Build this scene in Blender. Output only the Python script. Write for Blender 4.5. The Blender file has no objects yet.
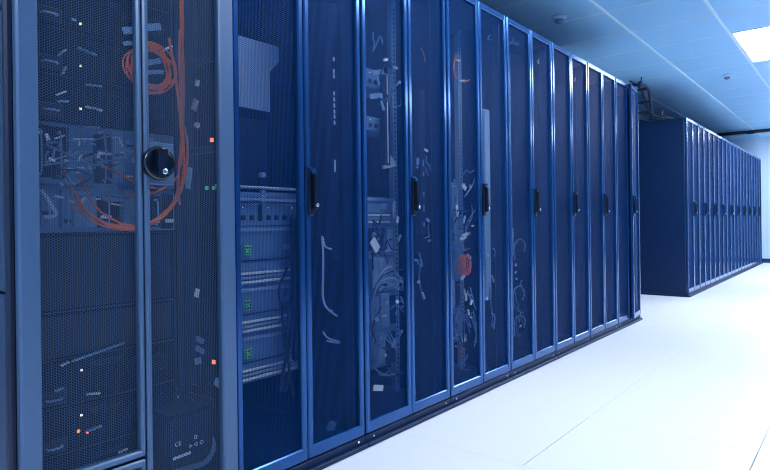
import bpy, math, random
import numpy as np
from mathutils import Vector, Matrix

random.seed(7)
scene = bpy.context.scene
col = scene.collection

# ------------------------------------------------------------------ camera
FPX = 589.0
THETA = math.atan(478.4 / FPX)          # yaw of the lens away from the aisle direction
PHI = 0.0128                            # slight roll
PY = 216.34 + 478.4 * PHI                # principal row
CAM = Vector((1.5088, 0.0, 0.873))
FW = Vector((-math.sin(THETA), math.cos(THETA), 0))
_R = Vector((math.cos(THETA), math.sin(THETA), 0))
_U = Vector((0, 0, 1))
RT = _R * math.cos(PHI) - _U * math.sin(PHI)
UP = _U * math.cos(PHI) + _R * math.sin(PHI)
cd = bpy.data.cameras.new('camera')
cam = bpy.data.objects.new('camera', cd)
col.objects.link(cam)
cam.matrix_world = Matrix(((RT.x, UP.x, -FW.x, CAM.x), (RT.y, UP.y, -FW.y, CAM.y), (RT.z, UP.z, -FW.z, CAM.z), (0, 0, 0, 1)))
cd.sensor_width = 36.0
cd.lens = 36.0 * FPX / 770.0
cd.shift_y = -(235.0 - PY) / 770.0
cd.clip_start = 0.02
scene.camera = cam


def ray(px, py):
    return FW + RT * ((px - 385.0) / FPX) + UP * ((PY - py) / FPX)


def hx(px, py, X):
    d = ray(px, py); return CAM + d * ((X - CAM.x) / d.x)


def hy(px, py, Y):
    d = ray(px, py); return CAM + d * ((Y - CAM.y) / d.y)


def hz(px, py, Z):
    d = ray(px, py); return CAM + d * ((Z - CAM.z) / d.z)


# ------------------------------------------------------------------ world, exposure
world = bpy.data.worlds.new('world'); scene.world = world
world.use_nodes = True
world.node_tree.nodes['Background'].inputs['Color'].default_value = (0.25, 0.5, 1.0, 1)
world.node_tree.nodes['Background'].inputs['Strength'].default_value = 0.05
vs = scene.view_settings
vs.view_transform = 'Standard'
try: vs.look = 'None'
except Exception: pass
vs.gamma = 1.0
vs.use_curve_mapping = False
vs.exposure = 0.0
LAMP_POWER = 26.0                       # emission of the ceiling panels' diffusers
LAMP_COLOR = (0.85, 0.92, 1.0, 1)
scene.cycles.use_denoising = True
scene.cycles.filter_width = 1.1
scene.cycles.max_bounces = 8
scene.cycles.diffuse_bounces = 5

# ------------------------------------------------------------------ materials
MATS = {}


def mat(name, color, rough=0.5, metal=0.0, emit=None, estr=0.0, var=0.0, scale=30.0, spec=0.5, bump=0.0, coat=0.0):
    if name in MATS: return MATS[name]
    m = bpy.data.materials.new(name); m.use_nodes = True
    nt = m.node_tree; b = nt.nodes['Principled BSDF']
    b.inputs['Base Color'].default_value = (*color, 1)
    b.inputs['Roughness'].default_value = rough
    b.inputs['Metallic'].default_value = metal
    b.inputs['Specular IOR Level'].default_value = spec
    if coat:
        b.inputs['Coat Weight'].default_value = coat; b.inputs['Coat Roughness'].default_value = 0.15
    tc = nt.nodes.new('ShaderNodeTexCoord')
    nz = nt.nodes.new('ShaderNodeTexNoise'); nz.inputs['Scale'].default_value = scale; nz.inputs['Detail'].default_value = 4
    nt.links.new(tc.outputs['Object'], nz.inputs['Vector'])
    if var:
        mx = nt.nodes.new('ShaderNodeMix'); mx.data_type = 'RGBA'
        mx.inputs['A'].default_value = (*[c * (1 - var) for c in color], 1)
        mx.inputs['B'].default_value = (*[min(1, c * (1 + var)) for c in color], 1)
        nt.links.new(nz.outputs['Fac'], mx.inputs['Factor'])
        nt.links.new(mx.outputs['Result'], b.inputs['Base Color'])
    if bump:
        bp = nt.nodes.new('ShaderNodeBump'); bp.inputs['Strength'].default_value = bump; bp.inputs['Distance'].default_value = 0.002
        nt.links.new(nz.outputs['Fac'], bp.inputs['Height']); nt.links.new(bp.outputs['Normal'], b.inputs['Normal'])
    if emit:
        b.inputs['Emission Color'].default_value = (*emit, 1)
        b.inputs['Emission Strength'].default_value = estr
    MATS[name] = m
    return m


M_FLOOR = mat('floor_tile', (0.87, 0.87, 0.92), 0.42, var=0.05, scale=160, bump=0.02)
M_SUB = mat('floor_void', (0.10, 0.24, 0.42), 0.8)
M_CEIL = mat('ceiling_tile', (0.33, 0.67, 1.0), 0.40, var=0.04, scale=12, spec=0.6)
M_TBAR = mat('ceiling_bar', (0.70, 0.88, 1.0), 0.4)
M_WALL = mat('wall_paint', (0.58, 0.77, 0.95), 0.7, var=0.03, scale=5)
M_WALLD = mat('wall_dark_unseen', (0.03, 0.09, 0.22), 0.5, var=0.1, scale=5)
M_FRAME = mat('rack_paint', (0.012, 0.088, 0.28), 0.18, metal=0.6, var=0.08, scale=60, spec=0.7)
M_FRAMEA = mat('rack_paint_grey_blue', (0.072, 0.145, 0.275), 0.36, metal=0.2, var=0.08, scale=60, spec=0.6)
M_PERF = mat('perforated_steel', (0.001, 0.046, 0.19), 0.40, metal=0.5, spec=0.15)
M_PERFA = mat('perforated_steel_grey_blue', (0.050, 0.108, 0.225), 0.42, metal=0.3, spec=0.4)
M_BODY = mat('rack_body', (0.004, 0.013, 0.045), 0.45, var=0.1, scale=20)
M_SIDE = mat('rack_side', (0.004, 0.021, 0.075), 0.40, var=0.1, scale=20, spec=0.22)
M_SIDEA = mat('rack_side_grey_blue', (0.022, 0.055, 0.13), 0.34, var=0.1, scale=20, spec=0.4)
M_IN = mat('rack_interior', (0.002, 0.009, 0.036), 0.55, var=0.1, spec=0.15)
M_RAIL = mat('rail_steel', (0.24, 0.41, 0.64), 0.4, metal=0.1, var=0.1)
M_BLACK = mat('black_plastic', (0.004, 0.009, 0.026), 0.28, spec=0.6)
M_BLACKG = mat('black_gloss', (0.004, 0.008, 0.022), 0.12, spec=0.9, coat=0.6)
M_CHROME = mat('bright_metal', (0.65, 0.78, 0.92), 0.25, metal=1.0)
M_DARKBOX = mat('chassis_dark', (0.004, 0.015, 0.055), 0.45, var=0.15, spec=0.2)
M_MIDBOX = mat('chassis_blue_grey', (0.12, 0.25, 0.47), 0.42, var=0.15, spec=0.4)
M_PALE = mat('pale_plastic', (0.82, 0.90, 0.97), 0.5, var=0.1)
M_SHEET = mat('pale_patch', (0.26, 0.43, 0.68), 0.5, var=0.08)
M_WHITEC = mat('white_cable', (0.46, 0.62, 0.82), 0.45)
M_ORANGE = mat('orange_fibre', (1.0, 0.19, 0.025), 0.45, var=0.12, scale=80)
M_GREEN = mat('green_latch', (0.18, 0.80, 0.32), 0.5)
M_GOLD = mat('straw_cable', (0.75, 0.72, 0.45), 0.5)
M_LAMP = mat('lamp_diffuser', (0.9, 0.95, 1.0), 0.5, emit=LAMP_COLOR[:3], estr=LAMP_POWER)
M_LEDG = mat('led_green', (0.5, 0.8, 0.4), 0.4, emit=(0.75, 1.0, 0.5), estr=2.0)
M_LEDW = mat('led_white', (0.8, 0.8, 0.8), 0.4, emit=(1.0, 0.95, 0.8), estr=2.2)
M_LEDR = mat('led_red', (0.8, 0.1, 0.05), 0.4, emit=(1.0, 0.18, 0.06), estr=2.5)


# ------------------------------------------------------------------ mesh builder
class MB:
    def __init__(s): s.v = []; s.f = []; s.mi = []; s.m = 0

    def poly(s, vs, fs):
        o = len(s.v); s.v += [tuple(p) for p in vs]
        for f in fs: s.f.append([i + o for i in f]); s.mi.append(s.m)
        return s

    def box(s, x0, x1, y0, y1, z0, z1):
        return s.poly([(x0, y0, z0), (x1, y0, z0), (x1, y1, z0), (x0, y1, z0), (x0, y0, z1), (x1, y0, z1), (x1, y1, z1), (x0, y1, z1)],
                      [(3, 2, 1, 0), (4, 5, 6, 7), (0, 1, 5, 4), (1, 2, 6, 5), (2, 3, 7, 6), (3, 0, 4, 7)])

    def cbox(s, x0, x1, y0, y1, z0, z1, c=0.003):
        """box with chamfered edges"""
        c = min(c, abs(x1 - x0) * .45, abs(y1 - y0) * .45, abs(z1 - z0) * .45)
        pts = []; idx = {}
        lo = (x0, y0, z0); hi = (x1, y1, z1)
        for sx in (0, 1):
            for sy in (0, 1):
                for sz in (0, 1):
                    sg = (sx, sy, sz)
                    for ax in range(3):
                        p = []
                        for k in range(3):
                            base = hi[k] if sg[k] else lo[k]
                            if k != ax: base += -c if sg[k] else c
                            p.append(base)
                        idx[(sx, sy, sz, ax)] = len(pts); pts.append(p)
        fs = []
        cen = Vector(((x0 + x1) / 2, (y0 + y1) / 2, (z0 + z1) / 2))

        def add(q):
            a, b, d = Vector(pts[q[0]]), Vector(pts[q[1]]), Vector(pts[q[2]])
            n = (b - a).cross(d - a)
            m = sum((Vector(pts[i]) for i in q), Vector()) / len(q)
            fs.append(q if n.dot(m - cen) > 0 else q[::-1])
        for ax in range(3):
            b, d = [k for k in range(3) if k != ax]
            for sa in (0, 1):
                q = []
                for sb, sd in ((0, 0), (1, 0), (1, 1), (0, 1)):
                    t = [0, 0, 0]; t[ax] = sa; t[b] = sb; t[d] = sd
                    q.append(idx[(*t, ax)])
                add(q)
            for sb in (0, 1):
                for sd in (0, 1):
                    q = []
                    for sa, axx in ((0, b), (1, b), (1, d), (0, d)):
                        t = [0, 0, 0]; t[ax] = sa; t[b] = sb; t[d] = sd
                        q.append(idx[(*t, axx)])
                    add(q)
        for sx in (0, 1):
            for sy in (0, 1):
                for sz in (0, 1):
                    add([idx[(sx, sy, sz, 0)], idx[(sx, sy, sz, 1)], idx[(sx, sy, sz, 2)]])
        return s.poly(pts, fs)

    def prism(s, pts, axis, a, b):
        """extrude a 2-D outline along axis 'x','y' or 'z' from a to b"""
        n = len(pts)

        def mk(p, t): return {'x': (t, p[0], p[1]), 'y': (p[0], t, p[1]), 'z': (p[0], p[1], t)}[axis]
        vs = [mk(p, a) for p in pts] + [mk(p, b) for p in pts]
        fs = [tuple(range(n))[::-1], tuple(range(n, 2 * n))] + [(i, (i + 1) % n, n + (i + 1) % n, n + i) for i in range(n)]
        return s.poly(vs, fs)

    def lathe(s, prof, cen, axis='x', n=24):
        """prof: (distance along axis, radius)"""
        cx, cy, cz = cen; vs = []; fs = []
        for (t, r) in prof:
            for k in range(n):
                a = 2 * math.pi * k / n; u, w = r * math.cos(a), r * math.sin(a)
                vs.append({'x': (cx + t, cy + u, cz + w), 'y': (cx + u, cy + t, cz + w), 'z': (cx + u, cy + w, cz + t)}[axis])
        m = len(prof)
        for i in range(m - 1):
            for k in range(n):
                fs.append((i * n + k, i * n + (k + 1) % n, (i + 1) * n + (k + 1) % n, (i + 1) * n + k))
        fs.append(tuple(range(n))[::-1]); fs.append(tuple(range((m - 1) * n, m * n)))
        return s.poly(vs, fs)

    def tube(s, pts, r, n=6, smooth=4):
        P = [Vector(p) for p in pts]
        if smooth > 1 and len(P) > 2:
            Q = []
            for i in range(len(P) - 1):
                p0 = P[max(i - 1, 0)]; p1 = P[i]; p2 = P[i + 1]; p3 = P[min(i + 2, len(P) - 1)]
                for k in range(smooth):
                    t = k / smooth
                    Q.append(0.5 * ((2 * p1) + (p2 - p0) * t + (2 * p0 - 5 * p1 + 4 * p2 - p3) * t * t + (3 * p1 - p0 - 3 * p2 + p3) * t ** 3))
            Q.append(P[-1]); P = Q
        vs = []; fs = []; nrm = None
        for i, p in enumerate(P):
            t = (P[min(i + 1, len(P) - 1)] - P[max(i - 1, 0)]).normalized()
            if nrm is None:
                nrm = t.cross(Vector((0.3, 0.5, 0.8))).normalized()
            else:
                nrm = (nrm - t * nrm.dot(t)).normalized()
            bn = t.cross(nrm)
            for k in range(n):
                a = 2 * math.pi * k / n
                vs.append(p + (nrm * math.cos(a) + bn * math.sin(a)) * r)
        for i in range(len(P) - 1):
            for k in range(n):
                fs.append((i * n + k, i * n + (k + 1) % n, (i + 1) * n + (k + 1) % n, (i + 1) * n + k))
        fs.append(tuple(range(n))[::-1]); fs.append(tuple(range((len(P) - 1) * n, len(P) * n)))
        return s.poly(vs, fs)

    def mesh(s, name, mats, smooth=False):
        me = bpy.data.meshes.new(name)
        me.from_pydata(s.v, [], s.f)
        for m in (mats if isinstance(mats, (list, tuple)) else [mats]): me.materials.append(m)
        if max(s.mi, default=0) > 0: me.polygons.foreach_set('material_index', s.mi)
        if smooth: me.polygons.foreach_set('use_smooth', [True] * len(me.polygons))
        me.update()
        return me

    def build(s, name, mats, parent=None, smooth=False):
        return link(name, s.mesh(name, mats, smooth), parent)


def link(name, me, parent=None):
    o = bpy.data.objects.new(name, me); col.objects.link(o)
    if parent: o.parent = parent
    return o


def tag(o, label, cat, group=None, kind=None):
    o['label'] = label; o['category'] = cat
    if group: o['group'] = group
    if kind: o['kind'] = kind
    return o


def empty(name, loc, label=None, cat=None, group=None):
    o = bpy.data.objects.new(name, None); col.objects.link(o); o.location = loc; o.empty_display_size = 0.05
    if label: tag(o, label, cat, group)
    return o


def struct(o, label, cat):
    tag(o, label, cat, None, 'structure'); return o


ORD = ['first', 'second', 'third', 'fourth', 'fifth', 'sixth', 'seventh', 'eighth', 'ninth', 'tenth', 'eleventh', 'twelfth']

# ------------------------------------------------------------------ room shell
X0, X1, Y0, Y1, H = -3.0, 3.6, -3.2, 13.5, 2.43
CT = 0.64                                  # floor tile pitch
fl = struct(MB().box(X0, X1, Y0, Y1, -0.10, -0.03).build('floor', M_SUB), 'raised floor of pale blue square tiles', 'floor')
TX = 0.556 - 6 * CT; TY = 1.932 - 9 * CT
tm = {}
for i in range(11):
    for j in range(28):
        a0, a1 = TX + i * CT, TX + (i + 1) * CT; b0, b1 = TY + j * CT, TY + (j + 1) * CT
        a0, a1, b0, b1 = max(a0, X0), min(a1, X1), max(b0, Y0), min(b1, Y1)
        if a1 - a0 < 0.02 or b1 - b0 < 0.02: continue
        # the tile in the foreground sits a little loose in its grid
        g = 0.0022 if (i == 6 and j == 9) else 0.0007
        key = (round(a1 - a0, 3), round(b1 - b0, 3), g)
        if key not in tm:
            w, d = (a1 - a0) / 2 - g, (b1 - b0) / 2 - g
            tm[key] = MB().cbox(-w, w, -d, d, -0.03, 0.0, 0.0012).mesh('floor_tile', M_FLOOR)
        t = link('floor_tile', tm[key], fl); t.location = ((a0 + a1) / 2, (b0 + b1) / 2, 0)

ce = struct(MB().box(X0, X1, Y0, Y1, H + 0.02, H + 0.08).build('ceiling', M_SUB), 'low suspended ceiling of blue panels with pale bars', 'ceiling')
CX, CY = 0.624, 0.607
LX0 = 0.648; TXc = LX0 - 6 * CX; TYc = 5.70 - 15 * CY
LAMPS = {6: [5.70 - 12 * CY, 5.70 - 6 * CY, 5.70, 5.70 + 6 * CY, 5.70 + 10 * CY], 9: [5.70, 5.70 + 6 * CY]}  # open-side pair and last aisle panel: unseen, added to brighten ceiling and far row
LALL = [(L, c) for c in LAMPS for L in LAMPS[c]]
cm = {}


def is_lamp(i, b0):
    return any(i == c and L - 0.05 < b0 < L + 2 * CY - 0.05 for L, c in LALL)


for i in range(11):
    for j in range(28):
        a0, a1 = TXc + i * CX, TXc + (i + 1) * CX; b0, b1 = TYc + j * CY, TYc + (j + 1) * CY
        if is_lamp(i, b0): continue
        a0, a1, b0, b1 = max(a0, X0), min(a1, X1), max(b0, Y0), min(b1, Y1)
        if a1 - a0 < 0.03 or b1 - b0 < 0.03: continue
        key = (round(a1 - a0, 3), round(b1 - b0, 3))
        if key not in cm:
            w, d = (a1 - a0) / 2 - 0.001, (b1 - b0) / 2 - 0.001
            cm[key] = MB().cbox(-w, w, -d, d, 0, 0.018, 0.003).mesh('ceiling_panel', M_CEIL)
        t = link('ceiling_panel', cm[key], ce); t.location = ((a0 + a1) / 2, (b0 + b1) / 2, H)
for i in range(1, 11):
    x = TXc + i * CX
    if X0 < x < X1:
        MB().cbox(x - 0.011, x + 0.011, Y0, Y1, H - 0.006, H + 0.004, 0.002).build('ceiling_bar', M_TBAR, ce)
for j in range(1, 28):
    y = TYc + j * CY
    if not (Y0 < y < Y1): continue
    x = X0
    for c in (6, 9):                        # the bar stops where a light panel takes two bays
        if any(cc == c and L + 0.1 < y < L + 2 * CY - 0.1 for L, cc in LALL):
            MB().cbox(x, LX0 + (c - 6) * CX, y - 0.006, y + 0.006, H - 0.003, H + 0.004, 0.001).build('ceiling_cross_bar', M_TBAR, ce)
            x = LX0 + (c - 5) * CX
    MB().cbox(x, X1, y - 0.006, y + 0.006, H - 0.003, H + 0.004, 0.001).build('ceiling_cross_bar', M_TBAR, ce)

struct(MB().box(X0, X1, Y1, Y1 + 0.1, -0.1, H + 0.1).build('wall_far', M_WALL), 'pale blue wall at the far end of the aisle', 'wall')
struct(MB().box(X0, X1, Y0 - 0.1, Y0, -0.1, H + 0.1).build('wall_near', M_WALL), 'pale blue wall behind the viewpoint', 'wall')
struct(MB().box(X0 - 0.1, X0, Y0, Y1, -0.1, H + 0.1).build('wall_left', M_WALL), 'pale blue wall behind the rack rows', 'wall')
struct(MB().box(X1, X1 + 0.1, Y0, Y1, -0.1, H + 0.1).build('wall_right', M_WALLD), 'unseen wall on the open side of the aisle, coloured dark for darker rack reflections', 'wall')  # unseen; dark colour added so the racks reflect a dark opposite side
struct(MB().cbox(X0, X1, Y1 - 0.015, Y1, 0, 0.08, 0.004).build('baseboard_far', M_FRAME), 'blue skirting at the foot of the far wall', 'baseboard')

# ceiling lamps along the aisle, with unseen ones added for more light
for (L, ci) in LALL:
    lab = 'white light panel glowing in the ceiling above the aisle' if (L == 5.70 and ci == 6) else \
        'unseen ceiling light panel over the %s, %s from the near wall' % ('aisle' if ci == 6 else 'open side, added as fill', ORD[LAMPS[ci].index(L)])
    lp = empty('ceiling_light', (LX0 + (ci - 6) * CX + CX / 2, L + CY, H), lab, 'ceiling light', 'ceiling light panels')
    w, d = CX / 2 - 0.012, CY - 0.008
    fr = MB()
    fr.cbox(-w, w, -d, -d + 0.012, -0.004, 0.018, 0.002).cbox(-w, w, d - 0.012, d, -0.004, 0.018, 0.002)
    fr.cbox(-w, -w + 0.012, -d, d, -0.004, 0.018, 0.002).cbox(w - 0.012, w, -d, d, -0.004, 0.018, 0.002)
    fr.build('lamp_frame', M_TBAR, lp)
    MB().cbox(-w + 0.012, w - 0.012, -d + 0.012, d - 0.012, 0.0, 0.012, 0.002).build('diffuser', M_LAMP, lp)


# ------------------------------------------------------------------ server racks
def perf_mesh(name, w, h, material, a=0.0066, k=0.83, t=0.0004):
    """sheet in the y-z plane, y 0..w, z 0..h, with a staggered field of real holes"""
    cw = a * math.sqrt(3) / 2; R = a / math.sqrt(3); r = R * k
    nc = int(w / cw); nr = int(h / a)
    ang = np.arange(6) * math.pi / 3
    ring = np.concatenate([np.stack([R * np.cos(ang), R * np.sin(ang)], 1), np.stack([r * np.cos(ang), r * np.sin(ang)], 1), np.stack([r * np.cos(ang), r * np.sin(ang)], 1)])
    ci, ri = np.meshgrid(np.arange(nc), np.arange(nr), indexing='ij')
    cy = (ci + 0.5) * cw; cz = (ri + 0.5) * a + np.where(ci % 2 == 1, a / 2, 0)
    cen = np.stack([cy.ravel(), cz.ravel()], 1)
    yz = (cen[:, None, :] + ring[None]).reshape(-1, 2)
    v = np.zeros((len(yz), 3), np.float32); v[:, 1:] = yz
    v.reshape(-1, 18, 3)[:, 12:, 0] = -t                      # hole rims run back through the sheet
    q = np.array([[i, (i + 1) % 6, 6 + (i + 1) % 6, 6 + i] for i in range(6)] + [[6 + i, 6 + (i + 1) % 6, 12 + (i + 1) % 6, 12 + i] for i in range(6)])
    f = (q[None] + 18 * np.arange(len(cen))[:, None, None]).reshape(-1)
    me = bpy.data.meshes.new(name)
    me.vertices.add(len(v)); me.vertices.foreach_set('co', v.ravel())
    me.loops.add(len(f)); me.loops.foreach_set('vertex_index', f.astype(np.int32))
    n = len(f) // 4
    me.polygons.add(n); me.polygons.foreach_set('loop_start', (np.arange(n) * 4).astype(np.int32))
    me.update(calc_edges=True); me.materials.append(material)
    return me


ZB, ZT = 0.048, 1.998
W = 0.608
LEAF_W = W / 2 - 0.007
ST = 0.025
PERF_STD = perf_mesh('perforated_sheet', LEAF_W - 2 * ST + 0.012, ZT - ZB - 0.075, M_PERF)


def leaf_frame(w, zb, zt, sl, sr, rb, rt, th=0.024):
    """door frame, y 0..w, outer face at x=0"""
    m = MB()
    m.cbox(-th, 0, 0, sl, zb, zt, 0.005).cbox(-th, 0, w - sr, w, zb, zt, 0.005)
    m.cbox(-th, -0.001, sl - 0.006, w - sr + 0.006, zb, zb + rb, 0.004).cbox(-th, -0.001, sl - 0.006, w - sr + 0.006, zt - rt, zt, 0.004)
    return m


LEAF_MESH = leaf_frame(LEAF_W, ZB, ZT, ST, ST, 0.045, 0.032).mesh('door', M_FRAME)


def handle_mesh():
    m = MB()
    m.m = 0
    m.cbox(0, 0.009, -0.013, 0.013, -0.085, 0.085, 0.004)          # housing
    m.cbox(0.006, 0.026, 0.001, 0.012, -0.064, 0.062, 0.004)       # lever
    m.m = 1
    m.cbox(0.006, 0.024, -0.011, 0.011, 0.064, 0.082, 0.005)       # pale cap at the top
    return m.mesh('handle', [M_BLACK, M_FRAME])


HANDLE = handle_mesh()
LOCK = MB().lathe([(0, 0.007), (0.008, 0.007), (0.010, 0.005)], (0.024, 0.006, -0.048), 'x', 12).mesh('lock_cylinder', M_CHROME)
# rack carcass meshes, origin at the front lower corner of the rack (x back, y along the row)
D = 1.07
PL = MB().cbox(-D, -0.004, 0.001, W - 0.001, 0, 0.044, 0.003).mesh('plinth', M_SIDE)
PSTEP = MB().cbox(-0.006, 0.014, 0.0, W, 0.0, 0.018, 0.004).mesh('base_rail', M_SIDE)
BOLT = MB().lathe([(0, 0.005), (0.004, 0.005), (0.006, 0.003)], (0, 0, 0), 'x', 8).mesh('bolt', M_CHROME)
TOPP = MB().cbox(-D, -0.028, 0.001, W - 0.001, 1.968, 2.0, 0.004).mesh('top_panel', M_SIDE)
REARP = MB().cbox(-D, -D + 0.012, 0.004, W - 0.004, 0.044, 1.968, 0.003).mesh('rear_panel', M_IN)
PART = MB().box(-D + 0.012, -0.075, W - 0.006, W - 0.001, 0.044, 1.968).mesh('side_panel', M_IN)
POST = MB().cbox(-0.022, 0.022, -0.017, 0.017, 0.044, 1.968, 0.004).mesh('corner_post', M_SIDE)


def rail_mesh():
    m = MB(); m.m = 0
    m.cbox(-0.030, 0, -0.018, 0.018, 0.044, 1.968, 0.002)
    m.m = 1
    z = 0.09
    while z < 1.93:
        m.box(-0.001, 0.0012, -0.005, 0.005, z, z + 0.010); z += 0.0222
    return m.mesh('mounting_rail', [M_RAIL, M_BLACK])


RAIL = rail_mesh()


def put(name, me, parent, loc=(0, 0, 0), rz=0):
    o = link(name, me, parent); o.location = loc; o.rotation_euler = (0, 0, rz); return o


def carcass(r, w, end_l=False, end_r=False, rails=True, sc=1.0):
    for nm, me in (('plinth', PL), ('base_rail', PSTEP), ('top_panel', TOPP), ('rear_panel', REARP)):
        o = put(nm, me, r); o.scale = (1, w / W, 1)
    for y in (0.045, w - 0.045):
        put('bolt', BOLT, r, (-0.004, y, 0.031))
    for x in (-0.052 if rails or end_l or end_r or w == W else -0.24, -D + 0.04):
        for y in (0.019, w - 0.019):
            put('corner_post', POST, r, (x, y, 0))
    put('side_panel', PART, r, (0, w - W, 0))
    if end_l:
        MB().cbox(-D, -0.03, 0.001, 0.014, 0.044, 1.99, 0.003).build('side_panel', M_SIDE, r)
    if end_r:
        MB().cbox(-D, -0.03, w - 0.014, w - 0.001, 0.044, 1.99, 0.003).build('side_panel', M_SIDE, r)
    if rails:
        for y in (0.056, w - 0.056):
            put('mounting_rail', RAIL, r, (-0.27, y, 0))


def std_rack(y0, label, group, open_deg=0.0, end_l=False, end_r=False, rails=True):
    r = empty('server_rack', (0, y0, 0), label, 'server rack', group)
    carcass(r, W, end_l, end_r, rails)
    d = put('door', LEAF_MESH, r, (0, 0.005, 0)); put('perforated_sheet', PERF_STD, d, (-0.013, ST - 0.006, ZB + 0.04))
    if open_deg:
        d = put('door', LEAF_MESH, r, (0, W - 0.001, 0), 0)
        a = math.radians(open_deg)     # hinged on its far edge
        d.rotation_euler = (0, 0, a)
        d.location = (LEAF_W * math.sin(a), W - 0.005 - LEAF_W * math.cos(a), 0)
    else:
        d = put('door', LEAF_MESH, r, (0, W - 0.005 - LEAF_W, 0))
    put('perforated_sheet', PERF_STD, d, (-0.013, ST - 0.006, ZB + 0.04))
    put('handle', HANDLE, d, (0, 0.020, 0.985)); put('lock_cylinder', LOCK, d, (0, 0.020, 0.985))
    return r


NEAR = 'double-door racks in the near row'
YB = 1.117
near_labels = [
    'second rack of the near row, holding grey servers with green latches',
    'third rack of the near row, beside the rack with the orange coil',
    'fourth rack of the near row, with a bright orange cable coil inside',
    'fifth rack of the near row, with dim cable hoops in its lower half',
    'sixth rack of the near row, third from the end standing ajar',
    'seventh rack of the near row, next to the one standing ajar',
    'eighth and last rack of the near row, with one door leaf ajar']
for k in range(7):
    std_rack(YB + k * W, near_labels[k], NEAR, open_deg=6.0 if k == 6 else 0.0, end_r=(k == 6))

YF = 7.177
FAR = 'racks in the far row'
for k in range(10):
    if k == 0: lab = 'nearest rack of the far row, showing its dark blank side panel'
    elif k == 9: lab = 'last rack of the far row, beside the pale end wall'
    else: lab = '%s rack of the far row counting from its dark side panel' % ORD[k]
    std_rack(YF + k * W, lab, FAR, end_l=(k == 0), end_r=(k == 9), rails=False)

# ---- the first rack: grey-blue, round knob, split side panels, split left leaf
YA, WA = 0.516, YB - 0.516 - 0.001
XA = 0.012
ra = empty('server_rack', (0, YA, 0), 'nearest grey-blue rack with a round black knob on its mesh doors', 'server rack')
carcass(ra, WA, rails=False)
# left side panels in three heights with seams
for z0, z1 in ((0.05, 0.715), (0.722, 1.381), (1.388, 1.985)):
    p = MB().cbox(-D, -0.036, -0.014, 0.0, z0, z1, 0.005).build('side_panel', M_SIDEA, ra)
    if z0 > 0.7 and z0 < 1:
        MB().cbox(-0.112, -0.088, -0.019, -0.0135, 1.045, 1.085, 0.003).build('latch', M_PALE, p)
MB().cbox(-0.034, -0.012, -0.016, 0.004, 0.044, 1.99, 0.006).build('corner_trim', M_BODY, ra)
w1 = 0.302
pa = perf_mesh('perforated_sheet', 0.249, 1.708, M_PERFA)
d = put('door', leaf_frame(w1, 0.255, ZT, 0.047, 0.013, 0.018, 0.035, 0.028).mesh('door', M_FRAMEA), ra, (XA, 0.0, 0))
put('perforated_sheet', pa, d, (-0.014, 0.043, 0.265))
d = put('door', leaf_frame(w1, 0.05, 0.248, 0.047, 0.013, 0.020, 0.020, 0.028).mesh('lower_door_panel', M_FRAMEA), ra, (XA, 0.0, 0))
d.name = 'lower_door_panel'
put('perforated_sheet', perf_mesh('perforated_sheet', 0.249, 0.174, M_PERFA), d, (-0.014, 0.043, 0.062))
w2 = WA - w1 - 0.004
d = put('door', leaf_frame(w2, ZB, ZT, 0.016, 0.052, 0.045, 0.035, 0.028).mesh('door', M_FRAMEA), ra, (XA, w1 + 0.004, 0))
put('perforated_sheet', perf_mesh('perforated_sheet', 0.236, 1.875, M_PERFA), d, (-0.014, 0.011, ZB + 0.04))
kc = hx(161, 163, XA + 0.02)
ky, kz = kc.y - (YA + w1 + 0.004), kc.z
MB().cbox(-0.012, -0.001, 0.012, ky + 0.052, kz - 0.058, kz + 0.058, 0.003).build('knob_plate', M_FRAMEA, d)
kb = MB().lathe([(-0.002, 0.046), (0.010, 0.047), (0.016, 0.045), (0.020, 0.041), (0.018, 0.038), (0.016, 0.034)], (0, ky, kz), 'x', 40)
kb.build('knob', M_BLACKG, d, True)
gm = MB(); gm.prism([(ky - 0.013, kz - 0.037), (ky + 0.013, kz - 0.037), (ky + 0.016, kz), (ky + 0.013, kz + 0.037), (ky - 0.013, kz + 0.037), (ky - 0.016, kz)], 'x', 0.014, 0.034)
gm.build('knob_grip', M_BLACKG, d)
MB().lathe([(0, 0.0075), (0.003, 0.0075), (0.004, 0.005)], (0.034, ky + 0.002, kz - 0.024), 'x', 16).build('lock_cylinder', M_CHROME, d)

# ------------------------------------------------------------------ equipment inside the racks
U = 0.0445
XR = -0.262


def led(parent, x, y, z, m, s=0.0035):
    MB().cbox(x, x + 0.004, y - s, y + s, z - s, z + s, 0.001).build('indicator_light', m, parent)


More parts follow.
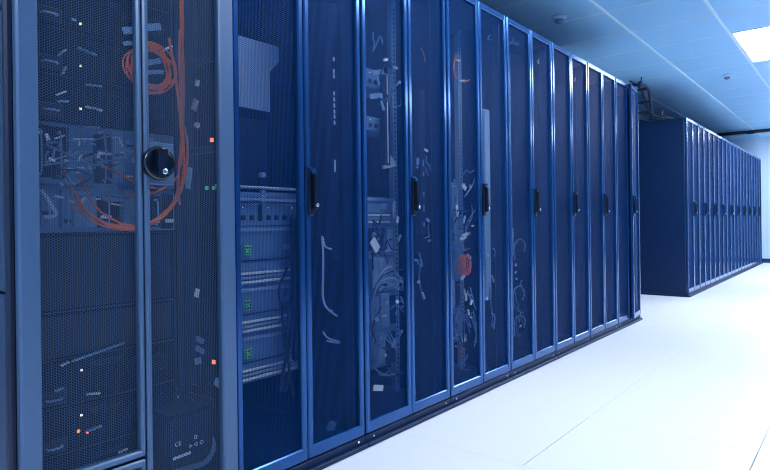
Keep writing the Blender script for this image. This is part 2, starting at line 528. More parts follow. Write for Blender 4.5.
def unit(name, y0, w, z0, h, label, style, cat='server', group=None, depth=0.62, xr=XR, seed=0, body=None):
    rn = random.Random(seed)
    o = empty(name, (xr, y0 + w / 2, z0), label, cat, group)
    hw = w / 2
    MB().cbox(-depth, 0, -hw, hw, 0.001, h - 0.001, 0.003).build('chassis', body or (M_DARKBOX if style in ('dark', 'blank') else M_MIDBOX), o)
    if style == 'dark':
        # power modules, fan grilles, connector row
        for yy in (-hw + 0.055, -hw + 0.135):
            p = MB().cbox(0, 0.006, yy - 0.036, yy + 0.036, 0.012, 0.052, 0.002).build('power_module', M_BODY, o)
            MB().tube([(0.004, yy - 0.02, 0.03), (0.02, yy - 0.016, 0.03), (0.02, yy + 0.016, 0.03), (0.004, yy + 0.02, 0.03)], 0.003, 6, 3).build('handle', M_RAIL, p)
        for yy in (hw - 0.06, hw - 0.14):
            g = MB()
            for rr in (0.012, 0.021, 0.030):
                g.lathe([(0, rr), (0.003, rr), (0.003, rr - 0.003), (0, rr - 0.003)], (0, yy, h * 0.55), 'x', 18)
            g.build('fan_grille', M_SIDE, o)
        m = MB()
        for i in range(7):
            m.cbox(0, 0.005, -0.02 + i * 0.014, -0.010 + i * 0.014, h - 0.034, h - 0.020, 0.001)
        m.build('port_row', M_SIDE, o)
        for i in range(rn.randint(0, 2)):
            yy = rn.uniform(-hw + 0.03, hw - 0.05); zz = rn.uniform(0.03, h - 0.02); L = rn.uniform(0.006, 0.016)
            t = MB().cbox(-0.001, 0.0035, -L, L, -0.0035, 0.0035, 0.001).build('cable_tag', M_PALE if rn.random() < .5 else M_RAIL, o)
            t.location = (0.004, yy, zz); t.rotation_euler = (rn.uniform(-0.35, 0.35), 0, 0)
    elif style == 'vent':
        # perforated lower band of pale slats and green latch
        n = 3
        for i in range(n):
            zz = 0.012 + i * 0.016
            MB().cbox(0, 0.012, -hw + 0.012, hw - 0.05, zz, zz + 0.009, 0.002).build('vent_slat', M_PALE if i != 1 else M_RAIL, o)
        MB().cbox(0, 0.008, -hw + 0.01, hw - 0.02, h * 0.42, h * 0.44, 0.001).build('seam_strip', M_SIDE, o)
        MB().cbox(0, 0.010, -hw + 0.005, hw - 0.01, h - 0.020, h - 0.008, 0.002).build('lip', M_RAIL, o)
        g = MB().cbox(0, 0.008, -hw + 0.155, -hw + 0.190, h * 0.52, h * 0.52 + 0.036, 0.002).build('release_latch', M_GREEN, o)
        rm = MB()
        for ii in range(3):
            for jj in range(3):
                if (ii, jj) != (1, 1):
                    rm.box(0.0078, 0.0092, -hw + 0.158 + ii * 0.0105, -hw + 0.164 + ii * 0.0105, h * 0.52 + 0.004 + jj * 0.0105, h * 0.52 + 0.010 + jj * 0.0105)
        rm.build('latch_grille', M_DARKBOX, g)
        MB().cbox(0, 0.003, hw - 0.11, hw - 0.07, h * 0.58, h * 0.58 + 0.022, 0.001).build('name_plate', M_RAIL, o)
    elif style == 'switch':
        n = 10
        for i in range(n):
            yy = -hw + 0.03 + i * (w - 0.06) / n
            MB().cbox(0, 0.006, yy, yy + 0.020, h * 0.25, h * 0.25 + 0.018, 0.002).build('port', M_BODY, o)
        for i in range(0, n, 3):
            led(o, 0, -hw + 0.04 + i * (w - 0.06) / n, h * 0.78, M_LEDW, 0.0018)
        MB().cbox(0, 0.004, -hw + 0.02, hw - 0.02, h - 0.010, h - 0.004, 0.001).build('lip', M_RAIL, o)
    elif style == 'gear':
        # patch field: module cages, pull handles, small plates
        x = -hw + 0.012
        while x < hw - 0.05:
            ww = rn.uniform(0.035, 0.075); ww = min(ww, hw - 0.01 - x)
            pr = rn.uniform(0.004, 0.030); zl = rn.uniform(0.006, 0.02)
            c = MB().cbox(0, pr, x, x + ww - 0.006, zl, h - rn.uniform(0.008, 0.025), 0.003).build('module', rn.choice([M_MIDBOX, M_DARKBOX, M_SIDE, M_RAIL]), o)
            if rn.random() < 0.8:
                zz = rn.uniform(zl + 0.01, max(zl + 0.012, h - 0.04))
                MB().cbox(pr, pr + 0.004, x + 0.006, x + ww * rn.uniform(.45, .85), zz, zz + rn.uniform(0.004, 0.012), 0.001).build('module_plate', rn.choice([M_PALE, M_PALE, M_RAIL, M_RAIL, M_BODY]), c)
            if rn.random() < 0.5:
                MB().tube([(pr, x + ww * .3, zl + .01), (pr + .02, x + ww * .3, zl + .012), (pr + .02, x + ww * .3, h - .04), (pr, x + ww * .3, h - .035)], 0.0025, 6, 3).build('pull_handle', M_RAIL, c)
            x += ww
    elif style == 'blank':
        MB().cbox(0, 0.004, -hw + 0.02, hw - 0.02, 0.01, h - 0.01, 0.002).build('cover_plate', M_BODY, o)
    return o


# -- rack A
ya0, wa = YA + 0.04, WA - 0.08
specA = [(0.165, 3, 'dark'), (0.300, 3, 'dark'), (0.435, 3, 'dark'), (0.57, 3, 'blank'), (0.7045, 5, 'blank'), (0.930, 3, 'gear'), (1.0655, 4, 'gear'),
         (1.2445, 3, 'dark'), (1.379, 3, 'dark'), (1.514, 3, 'dark'), (1.65, 3, 'dark'), (1.785, 3, 'dark')]
specA = [(z - 0.075, n, t) for z, n, t in specA]
for k, (z, nu, stl) in enumerate(specA):
    lab = {'dark': 'dark server, %s unit from the bottom behind the knob doors', 'blank': 'plain black unit, %s from the bottom behind the knob doors',
           'gear': 'blue patch chassis with orange fibres, %s from the bottom behind the knob doors'}[stl] % ORD[k]
    o = unit('patch_chassis' if stl == 'gear' else 'rack_server', ya0, wa, z, nu * U + 0.0005, lab, stl, 'patch chassis' if stl == 'gear' else 'server',
             'units in the rack with the knob', seed=20 + k)
    # indicator lights where the photograph shows them
    for (px, py, m, s) in ((80, 24, M_LEDG, .0035), (80, 66, M_LEDG, .003), (80, 109, M_LEDG, .0035), (81, 370, M_LEDW, .003), (81, 415, M_LEDW, .003), (78, 431, M_LEDR, .004),
                           (87, 432, M_LEDR, .004), (120, 147, M_LEDG, .003), (126, 147, M_LEDG, .003)):
        p = hx(px, py, XR)
        if z < p.z < z + nu * U:
            led(o, 0.001, p.y - o.location.y, p.z - z, m, s)
    # pale plates and handles
    for (px, py, L, tl, mm) in ((88, 51, 9, -.2, M_RAIL), (95, 85, 8, .05, M_RAIL), (92, 127, 8, .1, M_RAIL), (110, 138, 9, .2, M_PALE), (62, 93, 5, .5, M_PALE), (64, 101, 5, .1, M_RAIL),
                                (100, 352, 26, .17, M_RAIL), (66, 364, 4, .3, M_PALE), (60, 390, 4, .2, M_RAIL), (94, 394, 7, -.15, M_PALE), (95, 429, 7, .15, M_RAIL), (63, 52, 5, .8, M_RAIL), (65, 70, 4, 1.2, M_RAIL),
                                (85, 139, 10, .1, M_PALE), (60, 137, 5, .4, M_PALE), (100, 145, 30, -.08, M_RAIL), (135, 160, 3, 1.5, M_PALE), (80, 152, 10, .1, M_RAIL), (118, 165, 8, 1.5, M_RAIL),
                                (78, 168, 13, .12, M_PALE), (84, 171, 8, .3, M_PALE), (99, 168, 4, 0, M_PALE), (97, 199, 4, .1, M_PALE), (74, 202, 5, -.2, M_PALE), (60, 197, 5, -.2, M_PALE), (120, 205, 9, -.15, M_PALE)):
        p = hx(px, py, XR + .02)
        if z < p.z < z + nu * U:
            hl = L / 300.0 * 0.9
            t = MB().cbox(-0.008, 0.004, -hl, hl, -0.0026, 0.0026, 0.001).build('pull_bar' if mm is M_RAIL else 'cable_tag', mm, o)
            t.location = (0.015, p.y - o.location.y, p.z - z); t.rotation_euler = (tl, 0, 0)

# -- rack B
yb0, wb = YB + 0.075, W - 0.15
specB = [(0.285, 4, 'vent', 0), (0.4635, 4, 'vent', 0), (0.6425, 5, 'vent', 0), (0.866, 2, 'switch', 0)]
for k, (z, nu, stl, _) in enumerate(specB):
    unit('rack_server', yb0, wb, z, nu * U + .0005, ('grey-blue server with green latch, %s from the bottom of the second rack' if stl == 'vent' else 'slim grey switch, %s unit from the bottom of the second rack') % ORD[k],
         stl, 'server' if stl == 'vent' else 'switch', 'units in the second rack', seed=50 + k)
# -- sloping tray on top of the stack
tr = empty('keyboard_tray', (XR, yb0 + wb / 2, 0.958), 'tilted pale-edged keyboard tray on top of the grey servers', 'tray')
hw = wb / 2
MB().cbox(-0.40, 0.03, -hw, hw, 0.0, 0.012, 0.003).build('tray_base', M_RAIL, tr)
t = MB().cbox(-0.36, 0.02, -hw + .01, hw - .01, 0.0, 0.020, 0.004).build('keyboard', M_MIDBOX, tr); t.location = (0, 0, 0.014); t.rotation_euler = (0, math.radians(5), 0)
t = MB().cbox(-0.05, 0.03, -hw + .01, hw - .01, 0.036, 0.044, 0.003).build('palm_rest', M_PALE, tr); t.location = (0, 0, 0.012)
MB().cbox(-0.38, -0.36, -hw, hw, 0.01, 0.11, 0.003).build('tray_back', M_MIDBOX, tr)

# bright patch seen in the second rack, its brightness modelled as a pale sheet
XS = -0.30
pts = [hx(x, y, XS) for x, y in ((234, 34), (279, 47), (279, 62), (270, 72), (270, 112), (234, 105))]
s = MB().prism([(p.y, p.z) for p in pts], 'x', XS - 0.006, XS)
tag(s.build('pale_patch', M_SHEET), 'bright patch high inside the second rack, modelled as a pale cut-corner sheet', 'sheet')
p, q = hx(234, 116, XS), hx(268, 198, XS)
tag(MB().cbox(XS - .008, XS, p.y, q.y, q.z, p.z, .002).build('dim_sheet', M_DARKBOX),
    'dim blue sheet just below the pale patch in the second rack', 'sheet')
# cable organiser blocks in the second rack
og = empty('cable_organiser', hx(262, 205, -0.25), 'narrow column of pale cable rings above the tilted keyboard tray', 'cable organiser')
p0 = og.location
for (py, h) in ((175, .018), (188, .012), (192, .012), (197, .012), (202, .012)):
    p = hx(262, py, -0.25) - p0
    MB().cbox(-.01, .012, p.y - .012, p.y + .012, p.z - h / 2, p.z + h / 2, .003).build('ring', M_RAIL, og)
MB().cbox(-.014, -.008, -.008, .008, -.06, .15, .002).build('spine', M_DARKBOX, og)


def cable(name, pts, r, m, label, cat='cable', group=None):
    b = Vector(pts[0])
    me = MB().tube([Vector(p) - b for p in pts], r, 6, 5).mesh(name, m, True)
    o = link(name, me); o.location = b
    return tag(o, label, cat, group)


# dark power strip at the partition of rack B, with a light at each end
ps = empty('power_strip', (-0.20, hx(299, 300, -0.20).y, 0.34), 'black vertical power strip beside the grey servers in the second rack', 'power strip')
MB().cbox(-0.03, 0.0, -0.018, 0.018, 0, 0.56, .004).build('housing', M_BODY, ps)
led(ps, 0, 0, 0.012, M_GREEN, .004); led(ps, 0, 0, 0.548, M_GREEN, .004)
for i in range(8):
    MB().cbox(0, .004, -.011, .011, 0.05 + i * .06, 0.075 + i * .06, .002).build('socket', M_BLACK, ps)
# black power leads
lead = [[(287, 268), (279, 290), (282, 315), (286, 335), (287, 350), (284, 372), (282, 392)],
        [(298, 275), (290, 300), (288, 325), (290, 345), (284, 365), (280, 390)],
        [(296, 318), (291, 332), (288, 346), (289, 368), (286, 392)],
        [(281, 300), (283, 330), (286, 352), (290, 372), (293, 395)]]
for k, L in enumerate(lead):
    cable('power_lead', [hx(x, y, XR + .03 + .008 * k) for x, y in L], .0045, M_BLACK,
          ['black power lead curving widest across the grey servers', 'black power lead starting beside the power strip sockets', 'short black power lead joining the twisted knot of leads', 'black power lead fanning out below the grey servers'][k], group='black leads in the second rack')
# vertical socket strip seen through the right leaf of rack B
def strip(px, py0, py1, X, label, marks, mm=M_PALE):
    a, b = hx(px, py0, X), hx(px, py1, X)
    o = empty('socket_strip', (X, b.y, b.z), label, 'power strip')
    MB().cbox(-.03, 0, -.022, .022, 0, a.z - b.z, .003).build('housing', M_DARKBOX, o)
    for (m0, m1) in marks:
        p, q = hx(px, m0, X), hx(px, m1, X)
        MB().cbox(0, .003, -.004, .004, q.z - b.z, p.z - b.z, .001).build('socket', mm, o)
    return o


strip(336, 5, 260, -0.085, 'tall socket strip with a dotted pale line in the second rack',
      [(58, 62), (70, 74), (75, 79), (92, 96), (98, 102), (104, 108), (110, 114), (115, 119), (121, 125), (160, 172)])
strip(388, 75, 165, -0.22, 'slim strip with one long white line in the third rack', [(76, 163)])
strip(424, 90, 235, -0.085, 'socket strip behind the latch side of the third rack', [(160, 166), (172, 176), (192, 196), (205, 212), (222, 227)], M_RAIL)
cable('patch_cable', [hx(x, y, -.09) for x, y in ((338, 250), (331, 249), (325, 246), (322, 236), (323, 252), (323, 275), (323, 298), (327, 308), (332, 311))], .004, M_WHITEC, 'white cord hooked inside the latch side of the second rack')
cable('patch_cable', [hx(x, y, -.09) for x, y in ((325, 306), (330, 311), (337, 316))], .004, M_WHITEC, 'short white cord end dangling low in the second rack')
cable('patch_cable', [hx(x, y, -.09) for x, y in ((323, 332), (328, 338), (338, 341), (338, 343), (327, 341))], .004, M_WHITEC, 'folded white cord lying under the dangling cord end')
cl = hx(332, 426, -.1)
tag(MB().prism([(cl.y - .018, cl.z - .014), (cl.y + .004, cl.z - .016), (cl.y + .016, cl.z + .006), (cl.y + .006, cl.z + .018), (cl.y - .008, cl.z + .012)], 'x', -.115, -.09).build('cable_clip', M_RAIL),
    'crumpled pale clip near the bottom of the second rack', 'clip')

# -- rack C
yc0, wc = YB + W + 0.075, W - 0.15
specC = [(0.19, 4, 'gear'), (0.3685, 4, 'gear'), (0.547, 4, 'gear'), (0.7255, 3, 'gear'), (0.8595, 3, 'vent')]
for k, (z, nu, stl) in enumerate(specC):
    unit('rack_server' if stl == 'vent' else 'patch_chassis', yc0, wc, z, nu * U + .0005,
         ('blue-grey server on top of the stack in the third rack' if stl == 'vent' else 'crowded patch chassis, %s from the bottom of the third rack' % ORD[k]), stl,
         'server' if stl == 'vent' else 'patch chassis', 'units in the third rack', seed=80 + k)
unit('network_switch', yc0, wc, 1.50, 2 * U, 'slim switch mounted high in the third rack', 'switch', 'switch', seed=91)
unit('network_switch', yc0, wc, 1.30, 1.5 * U, 'thin switch at mid height above the third rack servers', 'switch', 'switch', seed=92)
pp = [hx(x, y, -.235) for x, y in ((384, 153), (390, 154), (395, 161), (397, 166), (384, 169))]
tag(MB().prism([(p.y, p.z) for p in pp], 'x', -.245, -.235).build('torn_card', M_PALE), 'torn white card at the foot of the white-lined strip', 'card')
for (px, py, w_, h_, ro, X, lab) in ((375, 245, .02, .03, .7, -.10, 'white diamond-shaped tag on the third rack cabling'), (378, 388, .032, .012, -.25, -.05, 'white paper strip lying low in the third rack'),
                                     (378, 72, .04, .010, .3, -.2, 'pale bracket high in the third rack'), (376, 96, .045, .012, .2, -.2, 'pale crossbar below the bracket in the third rack'),
                                     (394, 210, .012, .04, .1, -.2, 'pale upright tag by the third rack switches')):
    p = hx(px, py, X)
    o = MB().cbox(-.003, .003, -w_, w_, -h_, h_, .001).build('paper_tag', M_PALE if 'white' in lab else M_RAIL); o.location = p; o.rotation_euler = (ro, 0, 0)
    tag(o, lab, 'tag')
for k, (L, lab) in enumerate([([(372, 302), (378, 284), (390, 278), (402, 282), (406, 290)], 'pale cable arching over the lower patch chassis in the third rack'),
                              ([(372, 290), (382, 272), (392, 268), (404, 284)], 'second pale cable arch just above in the third rack'),
                              ([(374, 350), (384, 330), (394, 345), (402, 330)], 'dim wavy cable low in the third rack')]):
    cable('patch_cable', [hx(x, y, -.17) for x, y in L], .0045, [M_RAIL, M_RAIL, M_MIDBOX][k], lab)

# -- rack D
yd0 = YB + 2 * W + 0.075
specD = [(0.20, 4, 'gear'), (0.3785, 4, 'gear'), (0.557, 4, 'gear'), (0.7355, 4, 'gear'), (0.914, 4, 'gear')]
for k, (z, nu, stl) in enumerate(specD):
    unit('patch_chassis', yd0, wc, z, nu * U + .0005, 'crowded patch chassis, %s from the bottom of the fourth rack' % ORD[k], stl, 'patch chassis', 'units in the fourth rack', seed=110 + k)
a, b = hx(489, 110, -.085), hx(489, 300, -.085)
o = empty('document_pouch', (-.085, b.y, b.z), 'tall pale blue panel behind the latch side of the fourth rack', 'panel')
MB().cbox(-.012, 0, -.030, .030, 0, a.z - b.z, .003).build('backing', M_RAIL, o)
MB().cbox(0, .004, -.026, .026, (a.z - b.z) * .5, a.z - b.z - .01, .002).build('front_sheet', M_SHEET, o)


def coil(px, py, rx, rz, X, loops, r, jit, label, seed, tilt=0.0, dx=.02):
    rn = random.Random(seed); c = hx(px, py, X)
    pts = []
    for k in range(loops * 12):
        a = 2 * math.pi * k / 12 + .3
        lp = k / 12
        sx = 1 + jit * math.sin(lp * 2.4 + seed) + rn.uniform(-.03, .03); sz = 1 + jit * math.cos(lp * 1.9 + seed) + rn.uniform(-.03, .03)
        y = rx * sx * math.cos(a); z = rz * sz * math.sin(a)
        pts.append((c.x + dx * math.sin(lp * 1.7) + rn.uniform(-.004, .004), c.y + y * math.cos(tilt) - z * math.sin(tilt), c.z + y * math.sin(tilt) + z * math.cos(tilt)))
    return cable('fibre_coil', pts, r, M_ORANGE, label, 'cable coil')


# orange fibres, rack D
coil(464, 265, .035, .045, -.075, 9, .0028, .13, 'bright orange coil of fibre hanging at mid height in the fourth rack', 3)
cable('fibre_cable', [hx(x, y, -.12) for x, y in ((456, 54), (454, 64), (454, 72), (457, 79), (463, 82), (469, 80))], .0045, M_ORANGE, 'orange fibre bend high in the fourth rack')
cable('fibre_cable', [hx(x, y, -.13) for x, y in ((464, 248), (463, 240), (467, 232))], .003, M_ORANGE, 'short orange fibre tail above the bright orange coil')
cable('fibre_cable', [hx(x, y, -.12) for x, y in ((466, 338), (460, 350), (461, 358), (464, 362), (462, 370))], .004, M_ORANGE, 'orange fibre curl near the bottom of the fourth rack')
cable('fibre_cable', [hx(x, y, -.12) for x, y in ((421, 48), (424, 55), (425, 62))], .002, M_ORANGE, 'short orange fibre behind the latch side of the third rack')
for (px, py, w_, h_, ro, X, lab) in ((469, 257, .018, .010, -.6, -.07, 'white connector sleeve above the bright orange coil'), (463, 277, .022, .010, .5, -.07, 'white connector sleeve below the bright orange coil'),
                                     (465, 235, .026, .009, .25, -.1, 'white plug pair just above the orange fibre tail'), (464, 238, .02, .008, .25, -.1, 'small white plug under the plug pair'),
                                     (464, 187, .022, .012, -.5, -.12, 'pale plug high above the coil in the fourth rack'), (457, 210, .01, .035, .2, -.12, 'upright pale lead end in the fourth rack'),
                                     (457, 60, .03, .006, .1, -.13, 'pale clip at the top orange bend'), (462, 81, .03, .006, .2, -.11, 'pale sleeve under the top orange bend'),
                                     (463, 341, .02, .008, .2, -.1, 'white plug above the lowest orange curl'), (466, 297, .008, .02, 0, -.1, 'small white square plate under the coil')):
    p = hx(px, py, X)
    o = MB().cbox(-.004, .004, -w_, w_, -h_, h_, .002).build('connector', M_PALE); o.location = p; o.rotation_euler = (ro, 0, 0)
    tag(o, lab, 'connector')

# -- rack E
ye0 = YB + 3 * W + 0.075
for k, z in enumerate((0.22, 0.43, 0.64)):
    unit('rack_server', ye0, wc, z, 0.2095, 'dark server with a pale cable hoop, %s from the bottom of the fifth rack' % ORD[k], 'gear', 'server', 'units in the fifth rack', seed=140 + k)
for k, (cx, cy) in enumerate(((519, 246), (518, 293), (519, 322))):
    cable('cable_hoop', [hx(cx + x, cy + y, -.09) for x, y in ((-4, 14), (-5, 4), (-3, -4), (2, -7), (6, -2), (5, 6))], .004, M_MIDBOX,
          ['dim blue cable hoop on the top server of the fifth rack', 'dim blue cable hoop on the middle server of the fifth rack', 'dim blue cable hoop on the lowest server of the fifth rack'][k], group='cable hoops in the fifth rack')
cable('patch_cable', [hx(x, y, -.1) for x, y in ((510, 30), (513, 33), (513, 40), (510, 44))], .005, M_WHITEC, 'pale hooked wire at the top of the fifth rack')
p = hx(518, 43, -.1)
o = MB().cbox(-.03, .0, -.03, .03, -.006, .006, .002).build('paper_tag', M_RAIL); o.location = p; tag(o, 'pale flat tag beside the hooked wire in the fifth rack', 'tag')
cable('patch_cable', [hx(x, y, -.08) for x, y in ((544, 53), (540, 58), (538, 62), (540, 64), (545, 64))], .004, M_GOLD, 'straw-coloured hooked wire behind the latch side of the fifth rack')
cable('patch_cable', [hx(x, y, -.08) for x, y in ((578, 73), (575, 79), (575, 81), (580, 80), (583, 77), (580, 72), (578, 73))], .003, M_WHITEC, 'pale wire loop at the top of the sixth rack')
cable('patch_cable', [hx(x, y, -.1) for x, y in ((491, 34), (488, 38), (490, 40), (496, 39))], .003, M_WHITEC, 'faint hooked wire at the top of the fourth rack')
for k in range(3):
    ys = YB + (4 + k) * W + 0.075
    for q, z in enumerate((0.3, 0.6, 0.9)):
        unit('rack_server', ys, wc, z, 0.178, 'dim server %s in the %s rack of the near row' % (['low', 'at mid height', 'upper'][q], ORD[5 + k]), 'switch', 'server', 'dim servers in the last near racks', seed=160 + k * 3 + q, body=M_DARKBOX)



def tangle(x0, x1, y0, y1, X0_, X1_, n, label, seed, mats, plates=8, rad=.0035, ps=.75):
    rn = random.Random(seed)
    base = hx((x0 + x1) / 2, y1, X0_)
    o = empty('cable_tangle', base, label, 'cables')
    for k in range(n):
        x, y = rn.uniform(x0, x1), rn.uniform(y0, y1); X = rn.uniform(X0_, X1_)
        pts = [hx(x, y, X)]
        for q in range(rn.randint(3, 5)):
            x = min(max(x + rn.uniform(-.4, .4) * (x1 - x0), x0), x1); y = min(max(y + rn.uniform(-14, 20), y0), y1); X = min(max(X + rn.uniform(-.03, .03), X0_), X1_)
            pts.append(hx(x, y, X))
        MB().tube([p - base for p in pts], rad * rn.uniform(.7, 1.2), 5, 4).build('cable', rn.choice(mats), o, True)
    for k in range(plates):
        p = hx(rn.uniform(x0, x1), rn.uniform(y0, y1), rn.uniform(X0_, X1_)) - base
        a, b = ps * rn.uniform(.008, .022), ps * rn.uniform(.004, .009)
        if rn.random() < .35: a, b = b, a * 1.4
        t = MB().cbox(-.005, .003, -a, a, -b, b, .001).build('plug', rn.choice([M_PALE, M_RAIL, M_RAIL]), o); t.location = p; t.rotation_euler = (rn.uniform(-.6, .6), 0, 0)
    return o


MR = [M_RAIL, M_MIDBOX, M_BODY, M_MIDBOX]
tangle(46, 136, 132, 165, -.21, -.13, 9, 'dim cables crowding the patch chassis behind the left knob-rack leaf', 41, MR, 16, .003, .45)
tangle(60, 134, 165, 200, -.21, -.15, 7, 'dim cables and plugs below, around the orange fibre plugs', 42, MR, 8, .003, .4)
tangle(373, 404, 215, 290, -.22, -.12, 9, 'tangle of dim blue cables and plugs in the upper third rack', 31, MR, 12)
tangle(373, 404, 290, 375, -.22, -.12, 10, 'tangle of dim blue cables and plugs in the lower third rack', 32, MR, 13)
tangle(373, 403, 8, 110, -.20, -.12, 4, 'few loose cables and clips at the top of the third rack', 33, MR, 5)
tangle(415, 432, 150, 300, -.10, -.06, 4, 'cables trailing down behind the latch side of the third rack', 34, MR, 8)
tangle(454, 476, 170, 250, -.16, -.09, 8, 'tangle of pale cables above the bright orange coil', 35, MR, 13)
tangle(454, 476, 285, 370, -.16, -.09, 9, 'tangle of pale cables below the bright orange coil', 36, MR, 13)
tangle(486, 496, 240, 330, -.095, -.06, 3, 'cables trailing down behind the latch side of the fourth rack', 37, MR, 5)
tangle(513, 527, 240, 335, -.16, -.10, 5, 'dim cables hanging beside the hoops in the fifth rack', 38, MR, 5)

# -- orange fibres in rack A
XF = -0.10
A_lines = [
    [(64, 168), (68, 180), (76, 195), (86, 210), (100, 221), (115, 227), (135, 228), (152, 222), (164, 213), (173, 203), (178, 190)],
    [(78, 174), (86, 190), (95, 206), (110, 218), (128, 225), (145, 224), (160, 216), (172, 204), (180, 190), (184, 172), (184, 150)],
    [(72, 205), (82, 214), (98, 224), (118, 229), (138, 230), (156, 222), (168, 212), (178, 198), (182, 182)],
    [(74, 200), (88, 213), (104, 222), (122, 226), (140, 226)],
    [(104, 167), (118, 173), (132, 181), (146, 186), (155, 188)],
    [(102, 199), (118, 198), (136, 196), (152, 193), (168, 186), (178, 176)]]
names = ['leaving the topmost white plug', 'with the widest sweep up to the upright bundle', 'running lowest of the swept fibres', 'ending in the swept bunch', 'slanting right from the upper plug', 'crossing nearly level to the upright bundle']
for k, L in enumerate(A_lines):
    n = len(L)
    cable('fibre_cable', [hx(x, y, XR + .025 + (XF - XR - .02) * min(1, i / 5.0)) for i, (x, y) in enumerate(L)], .0034, M_ORANGE, 'thin orange fibre ' + names[k], group='orange fibres behind the knob doors')
bd = empty('fibre_bundle', hx(182, 205, XF), 'upright bundle of orange fibres running up behind the knob', 'cable bundle')
bl = bd.location
B_lines = [[(183, -6), (182, 20), (180, 45), (180, 80), (182, 110), (183, 135), (184, 165), (180, 190), (172, 205)],
           [(181, -6), (181, 25), (183, 55), (184, 90), (183, 120), (181, 145), (179, 170), (178, 188), (180, 205)],
           [(182, -6), (183, 30), (182, 60), (182, 100), (182, 118), (187, 140), (187, 165), (182, 188), (176, 200)],
           [(169, 38), (171, 50), (174, 66), (177, 88), (179, 105), (181, 125), (182, 150)],
           [(180, 30), (179, 60), (181, 90), (180, 115), (182, 140), (181, 165)]]
for k, L in enumerate(B_lines):
    MB().tube([hx(x, y, XF + .005 * (k - 2)) - bl for x, y in L], .0042, 6, 5).build('cable', M_ORANGE, bd, True)
coil(151, 68, .064, .062, XF - .01, 13, .0021, .20, 'round orange fibre coil hanging behind the gap of the knob doors', 5, dx=.012)
for (px, py, w_, h_, ro, lab) in ((152, 62, .03, .008, .35, 'pale sleeve inside the round orange coil'), (154, 72, .032, .006, .2, 'second pale sleeve inside the round orange coil'), (133, 30, .03, .010, .3, 'pale plate above the round orange coil'),
                                  (152, 27, .03, .010, .3, 'pale plate by the top of the knob door gap'), (130, 43, .02, .006, .3, 'small pale plate left of the knob door gap'), (168, 48, .018, .004, .6, 'white tie on the round orange coil')):
    p = hx(px, py, XF - .03)
    o = MB().cbox(-.006, .002, -w_, w_, -h_, h_, .002).build('cable_sleeve', M_PALE if 'white' in lab else M_RAIL); o.location = p; o.rotation_euler = (ro, 0, 0)
    tag(o, lab, 'sleeve')
cable('patch_cable', [hx(x, y, -.1) for x, y in ((41, 190), (47, 198), (53, 208), (56, 214), (50, 217), (43, 217))], .005, M_WHITEC, 'white cord loop at the edge of the left knob-rack leaf')
cable('patch_cable', [hx(x, y, -.12) for x, y in ((217, 187), (214, 202), (213, 215), (214, 230), (215, 242))], .0042, M_WHITEC, 'white upright cord behind the right knob-rack leaf')

# items on the partition of rack A, seen through its right leaf
yq = YB - 0.013
sp = empty('cable_bracket', (-.2, yq, 0.35), 'dark upright bracket with tiny lights behind the right knob-rack leaf', 'bracket')
MB().cbox(-.05, .03, -.010, 0.004, 0.0, 1.55, .003).build('upright', M_SIDE, sp)
for (px, py, m) in ((212, 140, M_LEDR), (207, 188, M_GREEN), (214, 188, M_GREEN), (217, 186, M_GREEN), (214, 362, M_LEDR), (226, 392, M_GREEN), (225, 396, M_GREEN)):
    p = hy(px, py, yq - .012)
    MB().cbox(-.006, .006, -.004, .002, -.006, .006, .001).build('indicator_light', m, sp).location = (p.x - sp.location.x, p.y - yq, p.z - .35)
for (px, py, w_, h_, ro, m) in ((189, 178, .012, .035, .2, M_RAIL), (197, 83, .008, .010, .2, M_PALE), (195, 105, .012, .018, .5, M_PALE), (197, 125, .01, .008, .4, M_PALE), (220, 68, .014, .02, .1, M_RAIL), (181, 219, .014, .010, .3, M_RAIL),
                               (197, 293, .008, .014, .2, M_PALE), (223, 290, .016, .02, .1, M_RAIL), (200, 340, .018, .008, .2, M_RAIL), (200, 350, .02, .008, .2, M_RAIL), (198, 361, .014, .01, -.3, M_RAIL), (218, 383, .014, .012, .4, M_RAIL),
                               (180, 396, .008, .010, .1, M_RAIL), (222, 374, .008, .012, .5, M_RAIL)):
    p = hy(px, py, yq - .012)
    t = MB().cbox(-w_, w_, -.004, .004, -h_, h_, .001).build('cable_tag', m, sp); t.location = (p.x - sp.location.x, p.y - yq, p.z - .35); t.rotation_euler = (0, ro, 0)
for w_, py in ((0.06, 400), (0.05, 150), (.05, 60)):
    p = hy(205, py, yq - .012)
    MB().cbox(-.17, .05, -.006, .006, -.01, .01, .002).build('cross_arm', M_DARKBOX, sp).location = (p.x - sp.location.x, p.y - yq, p.z - .35)

# battery unit with a rating plate low in rack A
XB = -0.12
q0, q1 = hx(168, 418, XB), hx(212, 404, XB)
bw, bh = (q1.y - q0.y) / 2, q1.z - 0.048
bu = empty('battery_unit', (XB, (q0.y + q1.y) / 2, 0.045), 'dark battery unit with a printed rating plate low behind the knob doors', 'battery')
MB().cbox(-.13, 0, -bw, bw, 0, bh, .006).build('housing', M_DARKBOX, bu)
pl = MB().cbox(0, .003, -bw + .008, bw - .02, bh - .15, bh - .012, .001).build('rating_plate', M_SIDE, bu)
MB().cbox(-.12, .006, bw + .002, bw + .020, 0, bh + .05, .003).build('end_bracket', M_RAIL, bu)


def text(body, size, loc, parent, rot, m):
    c = bpy.data.curves.new('printed_mark', 'FONT'); c.body = body; c.size = size; c.extrude = .0003; c.align_x = 'CENTER'
    o = bpy.data.objects.new('printed_mark', c); col.objects.link(o); o.parent = parent; o.location = loc; o.rotation_euler = rot
    c.materials.append(m)
    me = bpy.data.meshes.new_from_object(o)
    bpy.data.objects.remove(o)
    o = link('printed_mark', me, parent); o.location = loc; o.rotation_euler = rot
    return o


rot = (math.pi / 2, 0, math.pi / 2)


def bl_(px, py):
    p = hx(px, py, XB + .003); return p.y - bu.location.y, p.z - bu.location.z


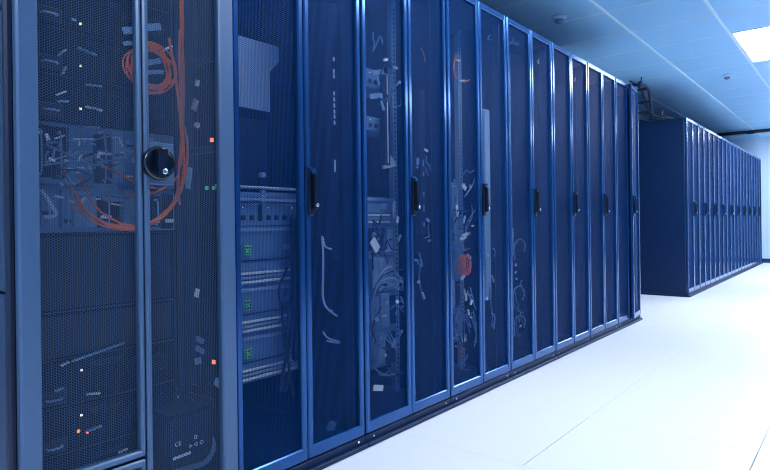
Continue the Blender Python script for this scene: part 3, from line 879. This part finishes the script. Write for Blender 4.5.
y_, z_ = bl_(178, 446)
text('CE', .018, (.0035, y_, z_), pl, rot, M_PALE)
for (px, py, kd) in ((190.5, 446, 3), (196, 444, 5), (201.5, 442, 12), (195.5, 437, 8)):
    y_, z_ = bl_(px, py)
    MB().lathe([(-.0006, .0065), (.0006, .0065), (.0006, .0042), (-.0006, .0042)], (.0035, y_, z_), 'x', kd).build('symbol', M_PALE, pl)
m = MB()
for i in range(9):
    y_, z_ = bl_(174 + i * 2.0, 458.5 - i * .75)
    m.box(.003, .0042, y_ - .003, y_ + .003, z_ - .005, z_ + .004)
m.build('print_line', M_PALE, pl)
MB().tube([(.004, *bl_(176, 472)), (.016, *bl_(190, 466)), (.02, *bl_(203, 460)), (.018, *bl_(211, 447)), (.004, *bl_(215, 432))], .008, 8, 5).build('carry_strap', M_MIDBOX, bu, True)

# ------------------------------------------------------------------ ceiling fittings and overhead cable ladder
def detector(px, py, label, r, name='smoke_detector'):
    p = hz(px, py, H - .003)
    o = empty(name, p, label, 'smoke detector', 'ceiling detectors')
    MB().lathe([(0.0, r), (-.012, r * 1.02), (-.020, r * .92), (-.022, r * .7)], (0, 0, 0), 'z', 28).build('base', M_WALL, o, True)
    MB().lathe([(-.020, r * .62), (-.036, r * .58), (-.046, r * .40), (-.050, r * .15)], (0, 0, 0), 'z', 28).build('sensor_dome', M_MIDBOX, o, True)
    return o


detector(559, 17, 'round blue detector dome on the ceiling above the near row', .055)
detector(727, 75, 'small detector on the ceiling beside the glowing light panel', .05)

# dark hanging track in front of the far wall
t0, t1 = hz(719, 132, 2.38), hz(770, 123, 2.38)
yt = 12.2
tk = empty('ceiling_track', (0.3, yt, 2.36), 'black track hung under the ceiling near the end wall', 'track')
MB().cbox(-1.2, 2.9, -.09, .0, 0.0, .055, .006).build('channel', M_BLACK, tk)
for k in range(6):
    MB().cbox(-1.0 + k * .62, -.88 + k * .62, -.095, -.02, -.008, .03, .004).build('spot_head', M_SIDE, tk)
for k in range(3):
    MB().cbox(-.9 + k * 1.5, -.88 + k * 1.5, -.05, -.03, .05, H - 2.36, .002).build('hanger', M_BLACK, tk)

# cable ladder stepping from the near row down onto the far row
f0 = hz(652, 119, 2.02)
ld = empty('cable_ladder', (f0.x, f0.y, 2.003), 'dark cable ladder bending down onto the far row of racks', 'cable ladder')
for dx in (0.0, -0.40):
    MB().tube([(dx, .05, 0.0), (dx, 0.02, .05), (dx, -.10, .30), (dx, -.16, .34), (dx, -.30, .355), (dx, -.46, .355)], .016, 8, 3).build('side_rail', M_BODY, ld)
for (yy, zz) in ((-.015, .10), (-.06, .21), (-.17, .335), (-.36, .355)):
    MB().cbox(-.40, 0, yy - .015, yy + .015, zz - .014, zz + .014, .003).build('rung', M_BODY, ld)
for dx in (0.0, -0.40):
    MB().cbox(dx - .005, dx + .005, -.405, -.395, .365, H - 2.005, .001).build('hanger_rod', M_BODY, ld)
for k in range(3):
    cable('trunk_cable', [(f0.x - .3 + k * .1, f0.y - .46, 2.385), (f0.x - .3 + k * .1, f0.y - .3, 2.385), (f0.x - .28 + k * .1, f0.y - .12, 2.34), (f0.x - .2 + k * .1, f0.y + .0, 2.08), (f0.x - .1 + k * .14, f0.y + .12, 2.015), (f0.x + .02 + k * .12, f0.y + .3, 2.016)],
          .012, M_BODY, 'dark trunk cable on the ladder, %s of three' % ['leftmost', 'middle', 'rightmost'][k], group='cables on the ladder')
cable('trunk_cable', [(f0.x + .02, f0.y + .05, 2.015), (f0.x + .05, f0.y + .07, 2.07), (f0.x + .12, f0.y + .1, 2.05), (f0.x + .2, f0.y + .14, 2.015)], .010, M_BODY, 'looped dark cable end at the foot of the ladder')
tag(MB().cbox(f0.x + .085, f0.x + .10, f0.y + .06, f0.y + .08, 2.0, 2.11, .003).build('cable_peg', M_BODY), 'short upright peg on top of the far row by the ladder', 'peg')
